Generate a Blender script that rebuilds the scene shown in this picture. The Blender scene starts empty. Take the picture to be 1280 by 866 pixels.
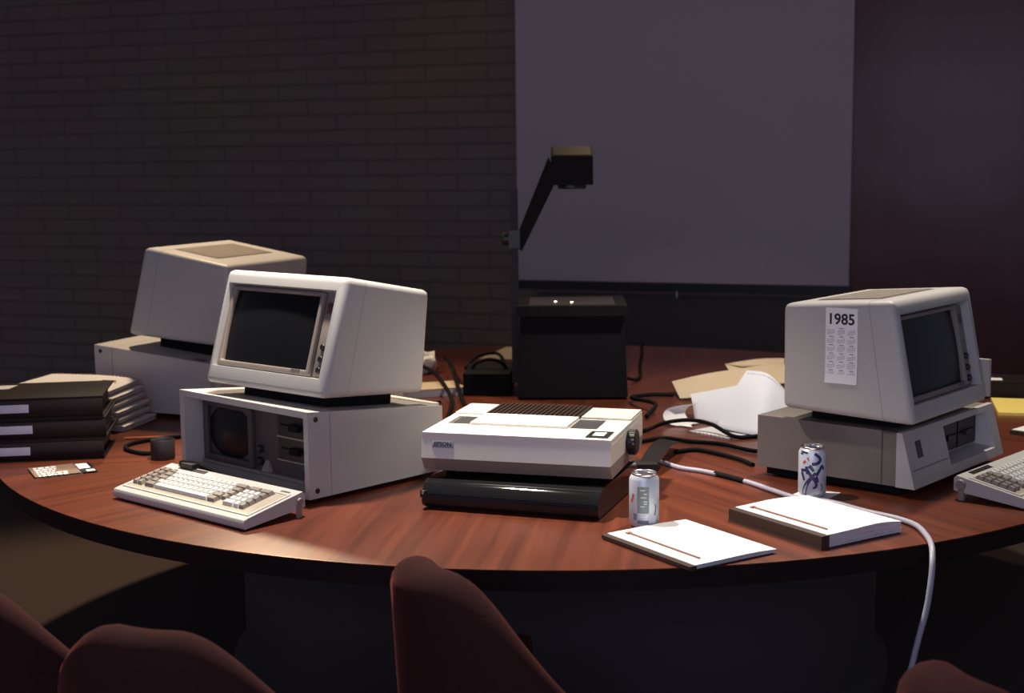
import bpy, bmesh, math, random
from mathutils import Vector, Matrix
random.seed(7)
T = 0.74                      # height of the table top
C = bpy.context.scene.collection
R = math.radians
PI = math.pi

# ------------------------------------------------------------------ materials
def new_mat(name):
    m = bpy.data.materials.new(name); m.use_nodes = True
    nt = m.node_tree; b = nt.nodes['Principled BSDF']
    return m, nt, b

def mat(name, col, rough=.5, metal=0., vary=.12, scale=30., bump=0., spec=.5, trans=0., emit=None):
    m, nt, b = new_mat(name)
    b.inputs['Roughness'].default_value = rough
    b.inputs['Metallic'].default_value = metal
    b.inputs['Specular IOR Level'].default_value = spec
    b.inputs['Transmission Weight'].default_value = trans
    tc = nt.nodes.new('ShaderNodeTexCoord')
    nz = nt.nodes.new('ShaderNodeTexNoise'); nz.inputs['Scale'].default_value = scale
    nz.inputs['Detail'].default_value = 4
    nt.links.new(tc.outputs['Object'], nz.inputs['Vector'])
    mx = nt.nodes.new('ShaderNodeMix'); mx.data_type = 'RGBA'
    lo = [max(0, c*(1-vary)) for c in col]; hi = [min(1, c*(1+vary)) for c in col]
    mx.inputs[6].default_value = (*lo, 1); mx.inputs[7].default_value = (*hi, 1)
    nt.links.new(nz.outputs['Fac'], mx.inputs[0])
    nt.links.new(mx.outputs[2], b.inputs['Base Color'])
    if bump:
        bp = nt.nodes.new('ShaderNodeBump'); bp.inputs['Strength'].default_value = bump
        bp.inputs['Distance'].default_value = .002
        nt.links.new(nz.outputs['Fac'], bp.inputs['Height'])
        nt.links.new(bp.outputs['Normal'], b.inputs['Normal'])
    if emit:
        b.inputs['Emission Color'].default_value = (*emit[:3], 1)
        b.inputs['Emission Strength'].default_value = emit[3]
    return m

def wood_mat():
    m, nt, b = new_mat('mahogany_veneer')
    N = nt.nodes.new; L = nt.links.new
    tc = N('ShaderNodeTexCoord'); sp = N('ShaderNodeSeparateXYZ'); L(tc.outputs['Object'], sp.inputs[0])
    def math_(op, a, bb=None):
        n = N('ShaderNodeMath'); n.operation = op
        for i, v in enumerate((a, bb)):
            if v is None: continue
            if isinstance(v, (int, float)): n.inputs[i].default_value = v
            else: L(v, n.inputs[i])
        return n.outputs[0]
    at = math_('ARCTAN2', sp.outputs['Y'], sp.outputs['X'])
    seg = 2*PI/10
    at2 = math_('ADD', at, .136)
    k = math_('FLOOR', math_('DIVIDE', at2, seg))
    mid = math_('MULTIPLY', math_('ADD', k, .5), -seg)
    ang = math_('ADD', mid, .136)
    vr = N('ShaderNodeVectorRotate'); vr.rotation_type = 'Z_AXIS'
    L(tc.outputs['Object'], vr.inputs['Vector']); L(ang, vr.inputs['Angle'])
    mp = N('ShaderNodeMapping'); mp.inputs['Scale'].default_value = (1.3, 34, 1); L(vr.outputs[0], mp.inputs['Vector'])
    cmb = N('ShaderNodeCombineXYZ'); L(k, cmb.inputs['Z'])
    va = N('ShaderNodeVectorMath'); va.operation = 'ADD'; L(mp.outputs[0], va.inputs[0]); L(cmb.outputs[0], va.inputs[1])
    nz = N('ShaderNodeTexNoise'); nz.inputs['Scale'].default_value = 1.; nz.inputs['Detail'].default_value = 6; nz.inputs['Roughness'].default_value = .62
    L(va.outputs[0], nz.inputs['Vector'])
    cr = N('ShaderNodeValToRGB'); e = cr.color_ramp.elements
    e[0].position = .3; e[0].color = (.072, .017, .009, 1); e[1].position = .72; e[1].color = (.17, .043, .020, 1)
    L(nz.outputs['Fac'], cr.inputs[0]); L(cr.outputs[0], b.inputs['Base Color'])
    b.inputs['Roughness'].default_value = .32
    b.inputs['Specular IOR Level'].default_value = .4
    return m

def brick_mat():
    m, nt, b = new_mat('dark_brick')
    N = nt.nodes.new; L = nt.links.new
    tc = N('ShaderNodeTexCoord'); mp = N('ShaderNodeMapping')
    mp.inputs['Rotation'].default_value = (R(90), 0, 0)
    L(tc.outputs['Object'], mp.inputs['Vector'])
    bk = N('ShaderNodeTexBrick'); L(mp.outputs[0], bk.inputs['Vector'])
    bk.inputs['Scale'].default_value = 1.
    bk.inputs['Brick Width'].default_value = .36; bk.inputs['Row Height'].default_value = .085
    bk.inputs['Mortar Size'].default_value = .008; bk.inputs['Mortar Smooth'].default_value = .4
    bk.inputs['Color1'].default_value = (.31, .23, .195, 1); bk.inputs['Color2'].default_value = (.285, .22, .19, 1)
    bk.inputs['Mortar'].default_value = (.215, .165, .15, 1)
    nz = N('ShaderNodeTexNoise'); nz.inputs['Scale'].default_value = 1.1; L(tc.outputs['Object'], nz.inputs['Vector'])
    mx = N('ShaderNodeMix'); mx.data_type = 'RGBA'; mx.blend_type = 'MULTIPLY'; mx.inputs[0].default_value = .35
    L(bk.outputs['Color'], mx.inputs[6]); L(nz.outputs['Color'], mx.inputs[7])
    L(mx.outputs[2], b.inputs['Base Color'])
    bp = N('ShaderNodeBump'); bp.inputs['Strength'].default_value = .5; bp.inputs['Distance'].default_value = .006; bp.invert = True
    L(bk.outputs['Fac'], bp.inputs['Height']); L(bp.outputs['Normal'], b.inputs['Normal'])
    b.inputs['Roughness'].default_value = .85
    return m

def panel_mat():
    m, nt, b = new_mat('lacquered_panel')
    N = nt.nodes.new; L = nt.links.new
    tc = N('ShaderNodeTexCoord'); mp = N('ShaderNodeMapping'); mp.inputs['Scale'].default_value = (9, 1, .6)
    L(tc.outputs['Object'], mp.inputs['Vector'])
    nz = N('ShaderNodeTexNoise'); nz.inputs['Scale'].default_value = 2; nz.inputs['Detail'].default_value = 5; L(mp.outputs[0], nz.inputs['Vector'])
    cr = N('ShaderNodeValToRGB'); e = cr.color_ramp.elements
    e[0].color = (.12, .040, .040, 1); e[1].color = (.16, .055, .052, 1)
    L(nz.outputs['Fac'], cr.inputs[0]); L(cr.outputs[0], b.inputs['Base Color'])
    n2 = N('ShaderNodeTexNoise'); n2.inputs['Scale'].default_value = 1.4; L(tc.outputs['Object'], n2.inputs['Vector'])
    bp = N('ShaderNodeBump'); bp.inputs['Strength'].default_value = .35; bp.inputs['Distance'].default_value = .03
    L(n2.outputs['Fac'], bp.inputs['Height']); L(bp.outputs['Normal'], b.inputs['Normal'])
    b.inputs['Roughness'].default_value = .3
    b.inputs['Specular IOR Level'].default_value = .3
    return m

M = {}
M['wood'] = wood_mat(); M['brick'] = brick_mat(); M['panel'] = panel_mat()
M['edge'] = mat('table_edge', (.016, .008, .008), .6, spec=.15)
M['base'] = mat('dark_pedestal', (.062, .052, .058), .6)
M['carpet'] = mat('brown_carpet', (.07, .044, .036), .95, vary=.35, scale=180, bump=.6)
M['ceil'] = mat('ceiling_tile', (.30, .27, .27), .9, scale=60)
M['dark_rail'] = mat('dark_wainscot', (.05, .045, .05), .5)
M['beige'] = mat('pearl_plastic', (.48, .465, .455), .5, vary=.05, scale=160, bump=.10)
M['beige_warm'] = mat('warm_beige_plastic', (.54, .49, .43), .5, vary=.05, scale=160, bump=.10)
M['cream'] = mat('cream_plastic', (.72, .68, .62), .45, vary=.04, scale=120, bump=.05)
M['taupe'] = mat('taupe_plastic', (.26, .215, .19), .5, vary=.06, scale=120)
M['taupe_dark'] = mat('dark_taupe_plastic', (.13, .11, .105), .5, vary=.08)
M['bay'] = mat('front_bay_plastic', (.062, .052, .052), .5, vary=.08)
M['black'] = mat('black_plastic', (.014, .013, .016), .4, vary=.1)
M['black_gloss'] = mat('glossy_black_case', (.012, .012, .014), .05, vary=.1, scale=8)
M['rubber'] = mat('black_rubber', (.010, .0095, .0105), .65, spec=.05)
M['glass_crt'] = mat('dark_screen_glass', (.008, .008, .010), .3, vary=.05, spec=.22)
M['seam'] = mat('seam_shadow_gap', (.30, .28, .28), .7)
M['key_light'] = mat('light_key_caps', (.66, .65, .63), .45, vary=.05)
M['key_dark'] = mat('grey_brown_key_caps', (.25, .215, .19), .5, vary=.08)
M['keywell'] = mat('tan_key_well', (.38, .33, .27), .55, vary=.06)
M['metal'] = mat('brushed_aluminium', (.72, .72, .74), .22, 1., vary=.08, scale=60)
M['chrome'] = mat('chrome', (.8, .8, .8), .12, 1., vary=.02)
M['can'] = mat('silver_white_can_paint', (.60, .65, .76), .3, .2, vary=.05)
M['navy'] = mat('navy_ink', (.025, .03, .13), .35, vary=.1)
M['red_ink'] = mat('red_ink', (.5, .10, .08), .4, vary=.1)
M['can_panel'] = mat('grey_green_ink', (.24, .29, .29), .4, vary=.35, scale=160)
M['blue_ink'] = mat('grey_blue_ink', (.16, .19, .28), .4, vary=.15)
M['paper'] = mat('white_paper', (.80, .79, .79), .7, vary=.03, scale=20)
M['paper_edge'] = mat('paper_edges', (.62, .61, .66), .8, vary=.2, scale=90)
M['paper_lit_blue'] = mat('blue_lit_paper', (.72, .74, .84), .8, vary=.03)  # white paper with the bluish light on it put into the colour
M['manila'] = mat('manila_card', (.60, .48, .34), .7, vary=.08, scale=12)
M['yellow'] = mat('yellow_paper', (.80, .62, .16), .7, vary=.04)
M['brown_cover'] = mat('brown_leatherette', (.042, .021, .016), .55, vary=.2, scale=60, bump=.1)
M['brown_bar'] = mat('brown_fastener', (.28, .13, .10), .5)
M['binder'] = mat('black_binder_vinyl', (.016, .010, .011), .5, vary=.2, scale=40, bump=.08, spec=.15)
M['binder_label'] = mat('lilac_spine_label', (.50, .48, .62), .6, vary=.05)
M['red_coil'] = mat('red_spiral', (.50, .12, .06), .5)
M['orange'] = mat('orange_pencil_paint', (.85, .20, .06), .45)
M['grey_cable'] = mat('pale_grey_cable', (.36, .35, .43), .4, vary=.05)
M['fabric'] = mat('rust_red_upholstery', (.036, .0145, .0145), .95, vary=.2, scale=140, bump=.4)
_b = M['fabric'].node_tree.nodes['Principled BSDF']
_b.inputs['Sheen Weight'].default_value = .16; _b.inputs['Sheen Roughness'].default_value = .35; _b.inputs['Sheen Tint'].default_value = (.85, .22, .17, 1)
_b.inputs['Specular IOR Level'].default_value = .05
M['screen_cloth'] = mat('projection_cloth', (.64, .555, .60), .85, vary=.02, scale=200)
M['disk_brown'] = mat('brown_disk_sleeve', (.20, .125, .09), .6, vary=.1)
M['ink'] = mat('black_ink', (.02, .02, .025), .6)
M['ink_grey'] = mat('grey_print', (.30, .30, .36), .6)
M['glint_glow'] = mat('glowing_glint', (.9, .8, .55), .4, emit=(1, .82, .5, 6.))  # glow used for painted reflections on the projector stage
M['platen'] = mat('stage_glass', (.045, .04, .04), .3, vary=.2)
M['charcoal'] = mat('charcoal_enamel', (.012, .010, .011), .6, spec=.08, vary=.1)
M['mast'] = mat('grey_mast', (.022, .02, .024), .5, spec=.25)
M['ohp_black'] = mat('matt_black_enamel', (.010, .010, .012), .6, spec=.08)
M['head_top'] = mat('warm_lit_enamel', (.035, .020, .014), .5, spec=.2)  # dark enamel with the warm light from above put into its colour
M['rib_brown'] = mat('smoked_brown_plastic', (.030, .016, .012), .45, spec=.3)
M['pot_dark'] = mat('dark_pot_enamel', (.032, .027, .031), .5, spec=.3)
M['booklet_pages'] = mat('grey_booklet_pages', (.40, .36, .37), .8, vary=.25, scale=120)
M['card_white'] = mat('white_card', (.88, .87, .89), .6, vary=.02)
M['vent_tan'] = mat('tan_vent_plastic', (.36, .31, .26), .5)
M['cover_taupe'] = mat('warm_grey_cover', (.185, .16, .148), .5, vary=.05, scale=160, bump=.1)
M['amber_badge'] = mat('red_brown_badge', (.12, .045, .035), .4)

# ------------------------------------------------------------------ mesh helpers
class MB:
    def __init__(s): s.bm = bmesh.new()
    def verts(s, ps): return [s.bm.verts.new(p) for p in ps]
    def face(s, vs):
        try: return s.bm.faces.new(vs)
        except ValueError: return None
    def box(s, x0, x1, y0, y1, z0, z1):
        v = s.verts([(x0,y0,z0),(x1,y0,z0),(x1,y1,z0),(x0,y1,z0),(x0,y0,z1),(x1,y0,z1),(x1,y1,z1),(x0,y1,z1)])
        for f in ((3,2,1,0),(4,5,6,7),(0,1,5,4),(1,2,6,5),(2,3,7,6),(3,0,4,7)): s.face([v[i] for i in f])
        return s
    def hexa(s, ps):
        v = s.verts(ps)
        for f in ((3,2,1,0),(4,5,6,7),(0,1,5,4),(1,2,6,5),(2,3,7,6),(3,0,4,7)): s.face([v[i] for i in f])
        return s
    def prism(s, prof, x0, x1):                     # profile [(y,z)] extruded along x
        a = s.verts([(x0, y, z) for y, z in prof]); b = s.verts([(x1, y, z) for y, z in prof])
        n = len(prof)
        s.face(a[::-1]); s.face(b)
        for i in range(n): s.face([a[i], a[(i+1) % n], b[(i+1) % n], b[i]])
        return s
    def slab(s, poly, z0, z1):                      # polygon [(x,y)] extruded along z
        a = s.verts([(x, y, z0) for x, y in poly]); b = s.verts([(x, y, z1) for x, y in poly])
        n = len(poly); s.face(a[::-1]); s.face(b)
        for i in range(n): s.face([a[i], a[(i+1) % n], b[(i+1) % n], b[i]])
        return s
    def lathe(s, prof, n=48, mtx=None):             # profile [(r,z)]
        rings = []
        for r, z in prof:
            if r < 1e-6: rings.append(s.verts([(0, 0, z)]))
            else: rings.append(s.verts([(r*math.cos(2*PI*i/n), r*math.sin(2*PI*i/n), z) for i in range(n)]))
        for A, B in zip(rings, rings[1:]):
            for i in range(n):
                j = (i+1) % n
                if len(A) == 1 and len(B) == 1: continue
                if len(A) == 1: s.face([A[0], B[j], B[i]])
                elif len(B) == 1: s.face([A[i], A[j], B[0]])
                else: s.face([A[i], A[j], B[j], B[i]])
        if mtx:
            vs = [v for ring in rings for v in ring]
            for v in vs: v.co = mtx @ v.co
        return s
    def tube(s, pts, r, n=10, cap=True):
        pts = [Vector(p) for p in pts]; rings = []
        up = Vector((0, 0, 1))
        t0 = (pts[1]-pts[0]).normalized()
        u = t0.orthogonal().normalized()
        for i, p in enumerate(pts):
            t = ((pts[min(i+1, len(pts)-1)]-pts[max(i-1, 0)])).normalized()
            u = (u - t*u.dot(t)).normalized(); w = t.cross(u)
            rr = r[i] if isinstance(r, (list, tuple)) else r
            rings.append(s.verts([p + (u*math.cos(2*PI*k/n) + w*math.sin(2*PI*k/n))*rr for k in range(n)]))
        for A, B in zip(rings, rings[1:]):
            for k in range(n): s.face([A[k], A[(k+1) % n], B[(k+1) % n], B[k]])
        if cap: s.face(rings[0][::-1]); s.face(rings[-1])
        return s
    def grid_solid(s, xs, ys, keep, z0, z1):        # a plate with holes
        nx, ny = len(xs)-1, len(ys)-1
        V = {}
        def v(i, j, k):
            if (i, j, k) not in V: V[(i, j, k)] = s.bm.verts.new((xs[i], ys[j], (z0, z1)[k]))
            return V[(i, j, k)]
        K = lambda i, j: 0 <= i < nx and 0 <= j < ny and keep(i, j)
        for i in range(nx):
            for j in range(ny):
                if not K(i, j): continue
                s.face([v(i,j,1), v(i+1,j,1), v(i+1,j+1,1), v(i,j+1,1)])
                s.face([v(i,j+1,0), v(i+1,j+1,0), v(i+1,j,0), v(i,j,0)])
                if not K(i, j-1): s.face([v(i,j,0), v(i+1,j,0), v(i+1,j,1), v(i,j,1)])
                if not K(i, j+1): s.face([v(i+1,j+1,0), v(i,j+1,0), v(i,j+1,1), v(i+1,j+1,1)])
                if not K(i-1, j): s.face([v(i,j+1,0), v(i,j,0), v(i,j,1), v(i,j+1,1)])
                if not K(i+1, j): s.face([v(i+1,j,0), v(i+1,j+1,0), v(i+1,j+1,1), v(i+1,j,1)])
        return s
    def sheet(s, P, thick=.0006):                   # P[i][j] grid of points, given a thickness downwards
        n, m = len(P), len(P[0])
        a = [[s.bm.verts.new(P[i][j]) for j in range(m)] for i in range(n)]
        b = [[s.bm.verts.new((P[i][j][0], P[i][j][1], P[i][j][2]-thick)) for j in range(m)] for i in range(n)]
        for i in range(n-1):
            for j in range(m-1):
                s.face([a[i][j], a[i+1][j], a[i+1][j+1], a[i][j+1]])
                s.face([b[i][j+1], b[i+1][j+1], b[i+1][j], b[i][j]])
        for i in range(n-1):
            s.face([a[i][0], b[i][0], b[i+1][0], a[i+1][0]]); s.face([a[i+1][m-1], b[i+1][m-1], b[i][m-1], a[i][m-1]])
        for j in range(m-1):
            s.face([a[0][j+1], b[0][j+1], b[0][j], a[0][j]]); s.face([a[n-1][j], b[n-1][j], b[n-1][j+1], a[n-1][j+1]])
        return s
    def xf(s, mtx):
        bmesh.ops.transform(s.bm, matrix=mtx, verts=s.bm.verts); return s
    def bevel(s, off, seg=2, ang=25, sel=None):
        es = [e for e in s.bm.edges if len(e.link_faces) == 2 and e.calc_face_angle(0) > R(ang) and (sel is None or sel(e))]
        if es: bmesh.ops.bevel(s.bm, geom=es, offset=off, segments=seg, affect='EDGES', profile=.5, clamp_overlap=True)
        return s
    def obj(s, name, m, parent=None, smooth=35, loc=None, rotz=None):
        bmesh.ops.recalc_face_normals(s.bm, faces=s.bm.faces)
        me = bpy.data.meshes.new(name); s.bm.to_mesh(me); s.bm.free()
        me.materials.append(M[m] if isinstance(m, str) else m)
        if smooth:
            for p in me.polygons: p.use_smooth = True
            me.set_sharp_from_angle(angle=R(smooth))
        o = bpy.data.objects.new(name, me); C.objects.link(o)
        if parent: o.parent = parent
        if loc is not None: o.location = loc
        if rotz is not None: o.rotation_euler.z = rotz
        return o

def tag(o, label, cat, group=None):
    o['label'] = label; o['category'] = cat
    if group: o['group'] = group
    return o
def thing(name, label, cat, loc=(0,0,0), rotz=0, group=None):
    o = bpy.data.objects.new(name, None); C.objects.link(o)
    o.location = loc; o.rotation_euler = (0, 0, rotz); o.empty_display_size = .05
    return tag(o, label, cat, group)
def struct(o): o['kind'] = 'structure'; return o
def spline(pts, n=10):                              # Catmull-Rom through points
    P = [Vector(p) for p in pts]; P = [P[0]*2-P[1]] + P + [P[-1]*2-P[-2]]; out = []
    for i in range(1, len(P)-2):
        for k in range(n):
            t = k/n
            a, b, c, d = P[i-1], P[i], P[i+1], P[i+2]
            out.append(.5*((2*b)+(c-a)*t+(2*a-5*b+4*c-d)*t*t+(3*b-a-3*c+d)*t**3))
    out.append(P[-2]); return out
def text_mesh(name, body, size, m, parent, mtx, extrude=.0003, bold=0., align='CENTER'):
    cu = bpy.data.curves.new(name, 'FONT'); cu.body = body; cu.size = size; cu.extrude = extrude
    cu.align_x = align; cu.align_y = 'CENTER'; cu.offset = bold; cu.resolution_u = 3
    tmp = bpy.data.objects.new(name+'_source', cu)
    me = bpy.data.meshes.new_from_object(tmp)
    bpy.data.objects.remove(tmp); bpy.data.curves.remove(cu)
    me.name = name; me.transform(mtx); me.materials.clear(); me.materials.append(M[m])
    o = bpy.data.objects.new(name, me); C.objects.link(o); o.parent = parent
    return o
def copy_tree(o, parent=None):
    c = o.copy(); C.objects.link(c)
    if parent: c.parent = parent
    for ch in list(o.children): copy_tree(ch, c)
    return c
def basis(o, ex, ey, ez):                           # matrix with given local axes and origin
    m = Matrix.Identity(4)
    for i, a in enumerate((ex, ey, ez)):
        for r in range(3): m[r][i] = a[r]
    for r in range(3): m[r][3] = o[r]
    return m

# ------------------------------------------------------------------ setting
WA = R(-18.35); WO = (0.034, 7.7)
struct(MB().box(-6, 6, -3, 11, -.08, 0).obj('floor', 'carpet', smooth=0))
w = struct(MB().box(-4.6, 3.6, .06, .26, 0, 2.9).obj('wall_back', 'brick', loc=(WO[0], WO[1], 0), rotz=WA, smooth=0))
w = struct(MB().box(1.70, 3.6, .03, .058, .0, 2.9).obj('wall_right', 'panel', loc=(WO[0], WO[1], 0), rotz=WA, smooth=0))
w = struct(MB().box(.10, 1.69, .035, .058, 0, .81).bevel(.004).obj('trim_1', 'dark_rail', loc=(WO[0], WO[1], 0), rotz=WA))
struct(MB().box(-5, 5, .5, 10, 2.9, 2.98).obj('ceiling', 'ceil', smooth=0))

# projection screen
t = thing('projection_screen', 'white pull-down projection screen hanging on the dark back wall', 'screen', (WO[0], WO[1], 0), WA)
P = []
for i in range(25):
    row = []
    for j in range(30):
        x = 1.757*i/24; z = .875 + (2.62-.875)*j/29
        row.append((x, .004*math.sin(x*3.1+z*.6)+.002*math.sin(x*9), z))
    P.append(row)
b = MB(); n, m_ = 25, 30
fr = [[b.bm.verts.new(p) for p in r] for r in P]; bk = [[b.bm.verts.new((p[0], p[1]+.0015, p[2])) for p in r] for r in P]
for i in range(n-1):
    for j in range(m_-1):
        b.face([fr[i][j], fr[i+1][j], fr[i+1][j+1], fr[i][j+1]]); b.face([bk[i][j+1], bk[i+1][j+1], bk[i+1][j], bk[i][j]])
for i in range(n-1):
    b.face([fr[i][0], bk[i][0], bk[i+1][0], fr[i+1][0]]); b.face([fr[i][m_-1], fr[i+1][m_-1], bk[i+1][m_-1], bk[i][m_-1]])
for j in range(m_-1):
    b.face([fr[0][j], fr[0][j+1], bk[0][j+1], bk[0][j]]); b.face([fr[n-1][j], bk[n-1][j], bk[n-1][j+1], fr[n-1][j+1]])
b.obj('screen_cloth', 'screen_cloth', t, smooth=60)
o = MB().box(-.01, 1.767, -.012, .014, .835, .879).bevel(.008, 3).obj('bottom_bar', 'black', t); o['label'] = 'black bottom bar'
MB().tube([(.88, -.002, .835), (.88, -.002, .80)], .006, 8).obj('pull_tab', 'chrome', t)
MB().box(-.05, 1.81, -.09, .022, 2.62, 2.74).bevel(.02, 3).obj('roller_case', 'black', t)

# ------------------------------------------------------------------ round table
TC = (.139, 4.39); TR = 1.667
t = thing('round_table', 'large round mahogany veneer conference table carrying the computers', 'table', (TC[0], TC[1], 0))
b = MB().lathe([(0, T-.004), (TR-.004, T-.004), (TR-.001, T-.003), (TR-.001, T-.0005), (TR-.003, T), (0, T)], 160)
b.obj('tabletop', 'wood', t, smooth=25)
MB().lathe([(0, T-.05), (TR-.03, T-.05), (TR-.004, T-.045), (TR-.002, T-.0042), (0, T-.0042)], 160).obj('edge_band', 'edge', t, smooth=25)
MB().lathe([(0, .0), (1.02, .0), (1.02, .03), (.98, .05), (.98, T-.051), (0, T-.051)], 96).obj('pedestal', 'base', t, smooth=25)

# ------------------------------------------------------------------ portable computer
def portable(label, loc, yaw):
    W, D, h0, hf, hb = .522, .437, .0134, .2092, .166
    t = thing('portable_computer', label, 'computer', loc, yaw, 'portable computers with flip-down fronts')
    # local x: -W..0 as seen from the front, y: into the depth
    dz = (hb-hf)/D
    def top(y): return h0+hf+dz*y
    fb = .066                                        # depth of the front frame
    MB().prism([(fb+.002, h0), (D, h0), (D, top(D)), (fb+.002, top(fb))], -W, 0).bevel(.009, 3).obj('case', 'beige', t)
    # front frame, a ring with an open middle
    b = MB(); x0, x1, z0, z1 = -W+.018, -.016, h0+.014, top(0)-.016
    o_ = [(-W, 0, h0), (0, 0, h0), (0, 0, top(0)), (-W, 0, top(0))]
    i_ = [(x0, 0, z0), (x1, 0, z0), (x1, 0, z1), (x0, 0, z1)]
    ob = [(-W, fb, h0), (0, fb, h0), (0, fb, top(fb)), (-W, fb, top(fb))]
    ib = [(x, fb-.004, z) for x, _, z in i_]
    vo, vi, vob, vib = b.verts(o_), b.verts(i_), b.verts(ob), b.verts(ib)
    for k in range(4):
        l = (k+1) % 4
        b.face([vo[k], vo[l], vi[l], vi[k]]); b.face([vo[l], vo[k], vob[k], vob[l]])
        b.face([vi[k], vi[l], vib[l], vib[k]]); b.face([vob[k], vib[k], vib[l], vob[l]])
    vs = set(vo+vob)
    b.bevel(.008, 3, sel=lambda e: e.verts[0] in vs and e.verts[1] in vs and (e.verts[0] in vo or e.verts[1] in vo))
    b.obj('front_frame', 'beige', t)
    # recessed front panel
    f0 = fb-.006
    p = MB().box(x0-.002, x1+.002, f0, f0+.012, z0-.002, z1+.002).obj('front_panel', 'bay', t, smooth=0)
    sx0, sx1 = x0+.03, x0+.205
    b = MB().grid_solid([sx0-.016, sx0, sx1, sx1+.016], [0, .016, .142, .158], lambda i, j: not (i == 1 and j == 1), 0, .014)
    b.xf(basis((0, f0, z0+.012), (1, 0, 0), (0, 0, 1), (0, -1, 0))); b.bevel(.003, 2)
    b.obj('screen_bezel', 'bay', t)
    G_ = []
    for i in range(13):
        G_.append([(sx0+(sx1-sx0)*i/12, .016+.126*j/8, .010-.018*((i/6-1)**2+(j/4-1)**2)/2) for j in range(9)])
    MB().sheet(G_, .004).xf(basis((0, f0-.001, z0+.012), (1, 0, 0), (0, 0, 1), (0, -1, 0))).obj('screen', 'glass_crt', t, smooth=60)
    # two half-height drives on the right
    dx0, dx1 = x1-.165, x1-.006
    for k in range(2):
        zz = z0+.055+k*.058
        d = MB().box(dx0, dx1, f0-.008, f0+.002, zz, zz+.052).bevel(.003, 2).obj('floppy_drive', 'black', t)
        MB().box(dx0+.012, dx1-.014, f0-.0088, f0-.0079, zz+.025, zz+.029).obj('disk_slot', 'rubber', d, smooth=0)
        MB().box(dx0+.055, dx0+.090, f0-.020, f0-.008, zz+.016, zz+.032).bevel(.003, 2).obj('drive_lever', 'rubber', d)
        MB().box(dx0-.003, dx1+.003, f0-.010, f0-.001, zz-.0055, zz-.0015).bevel(.001).obj('drive_rail', 'taupe', d)
    MB().box(x0, x1, f0-.010, f0, z0+.002, z0+.010).bevel(.002).obj('lower_rail', 'taupe', t)
    for k in range(2):
        kx = sx1+.038; kz = z0+.035+k*.03
        MB().lathe([(0, 0), (.010, 0), (.010, .010), (.008, .013), (0, .013)], 20, basis((kx, f0, kz), (1, 0, 0), (0, 0, 1), (0, -1, 0))).obj('adjust_knob', 'black', t)
    MB().hexa([(sx1+.05, f0-.012, z0+.012), (sx1+.082, f0-.012, z0+.012), (sx1+.082, f0, z0+.012), (sx1+.05, f0, z0+.012),
               (sx1+.061, f0-.004, z0+.04), (sx1+.071, f0-.004, z0+.04), (sx1+.071, f0, z0+.04), (sx1+.061, f0, z0+.04)]).bevel(.002).obj('cord_clip', 'taupe', t)
    # screws on the side of the frame, rear recess and plate
    for z in (h0+.018, top(.02)-.018):
        for sx in (0, -W):
            MB().lathe([(0, -.0004), (.0065, -.0004), (.0065, .0012), (0, .0012)], 16, basis((sx, .024, z), (0, 1, 0), (0, 0, 1), (1 if sx == 0 else -1, 0, 0))).obj('latch_screw', 'black', t)
    MB().hexa([(-.045, D-.075, top(D-.075)+.0004), (-.018, D-.075, top(D-.075)+.0004), (-.018, D-.035, top(D-.035)+.0004), (-.045, D-.035, top(D-.035)+.0004),
               (-.045, D-.075, top(D-.075)+.0012), (-.018, D-.075, top(D-.075)+.0012), (-.018, D-.035, top(D-.035)+.0012), (-.045, D-.035, top(D-.035)+.0012)]).obj('handle_recess', 'taupe_dark', t, smooth=0)
    MB().box(-W+.04, -.03, D-.006, D+.018, h0+.03, top(D)+.002).bevel(.006, 3).obj('rear_cover', 'beige_warm', t)
    for sx in (-.05, -W+.05):
        for sy in (.05, D-.05):
            MB().lathe([(0, 0), (.014, 0), (.012, h0+.001), (0, h0+.001)], 20, Matrix.Translation((sx, sy, 0))).obj('rubber_foot', 'rubber', t)
    return t

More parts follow.
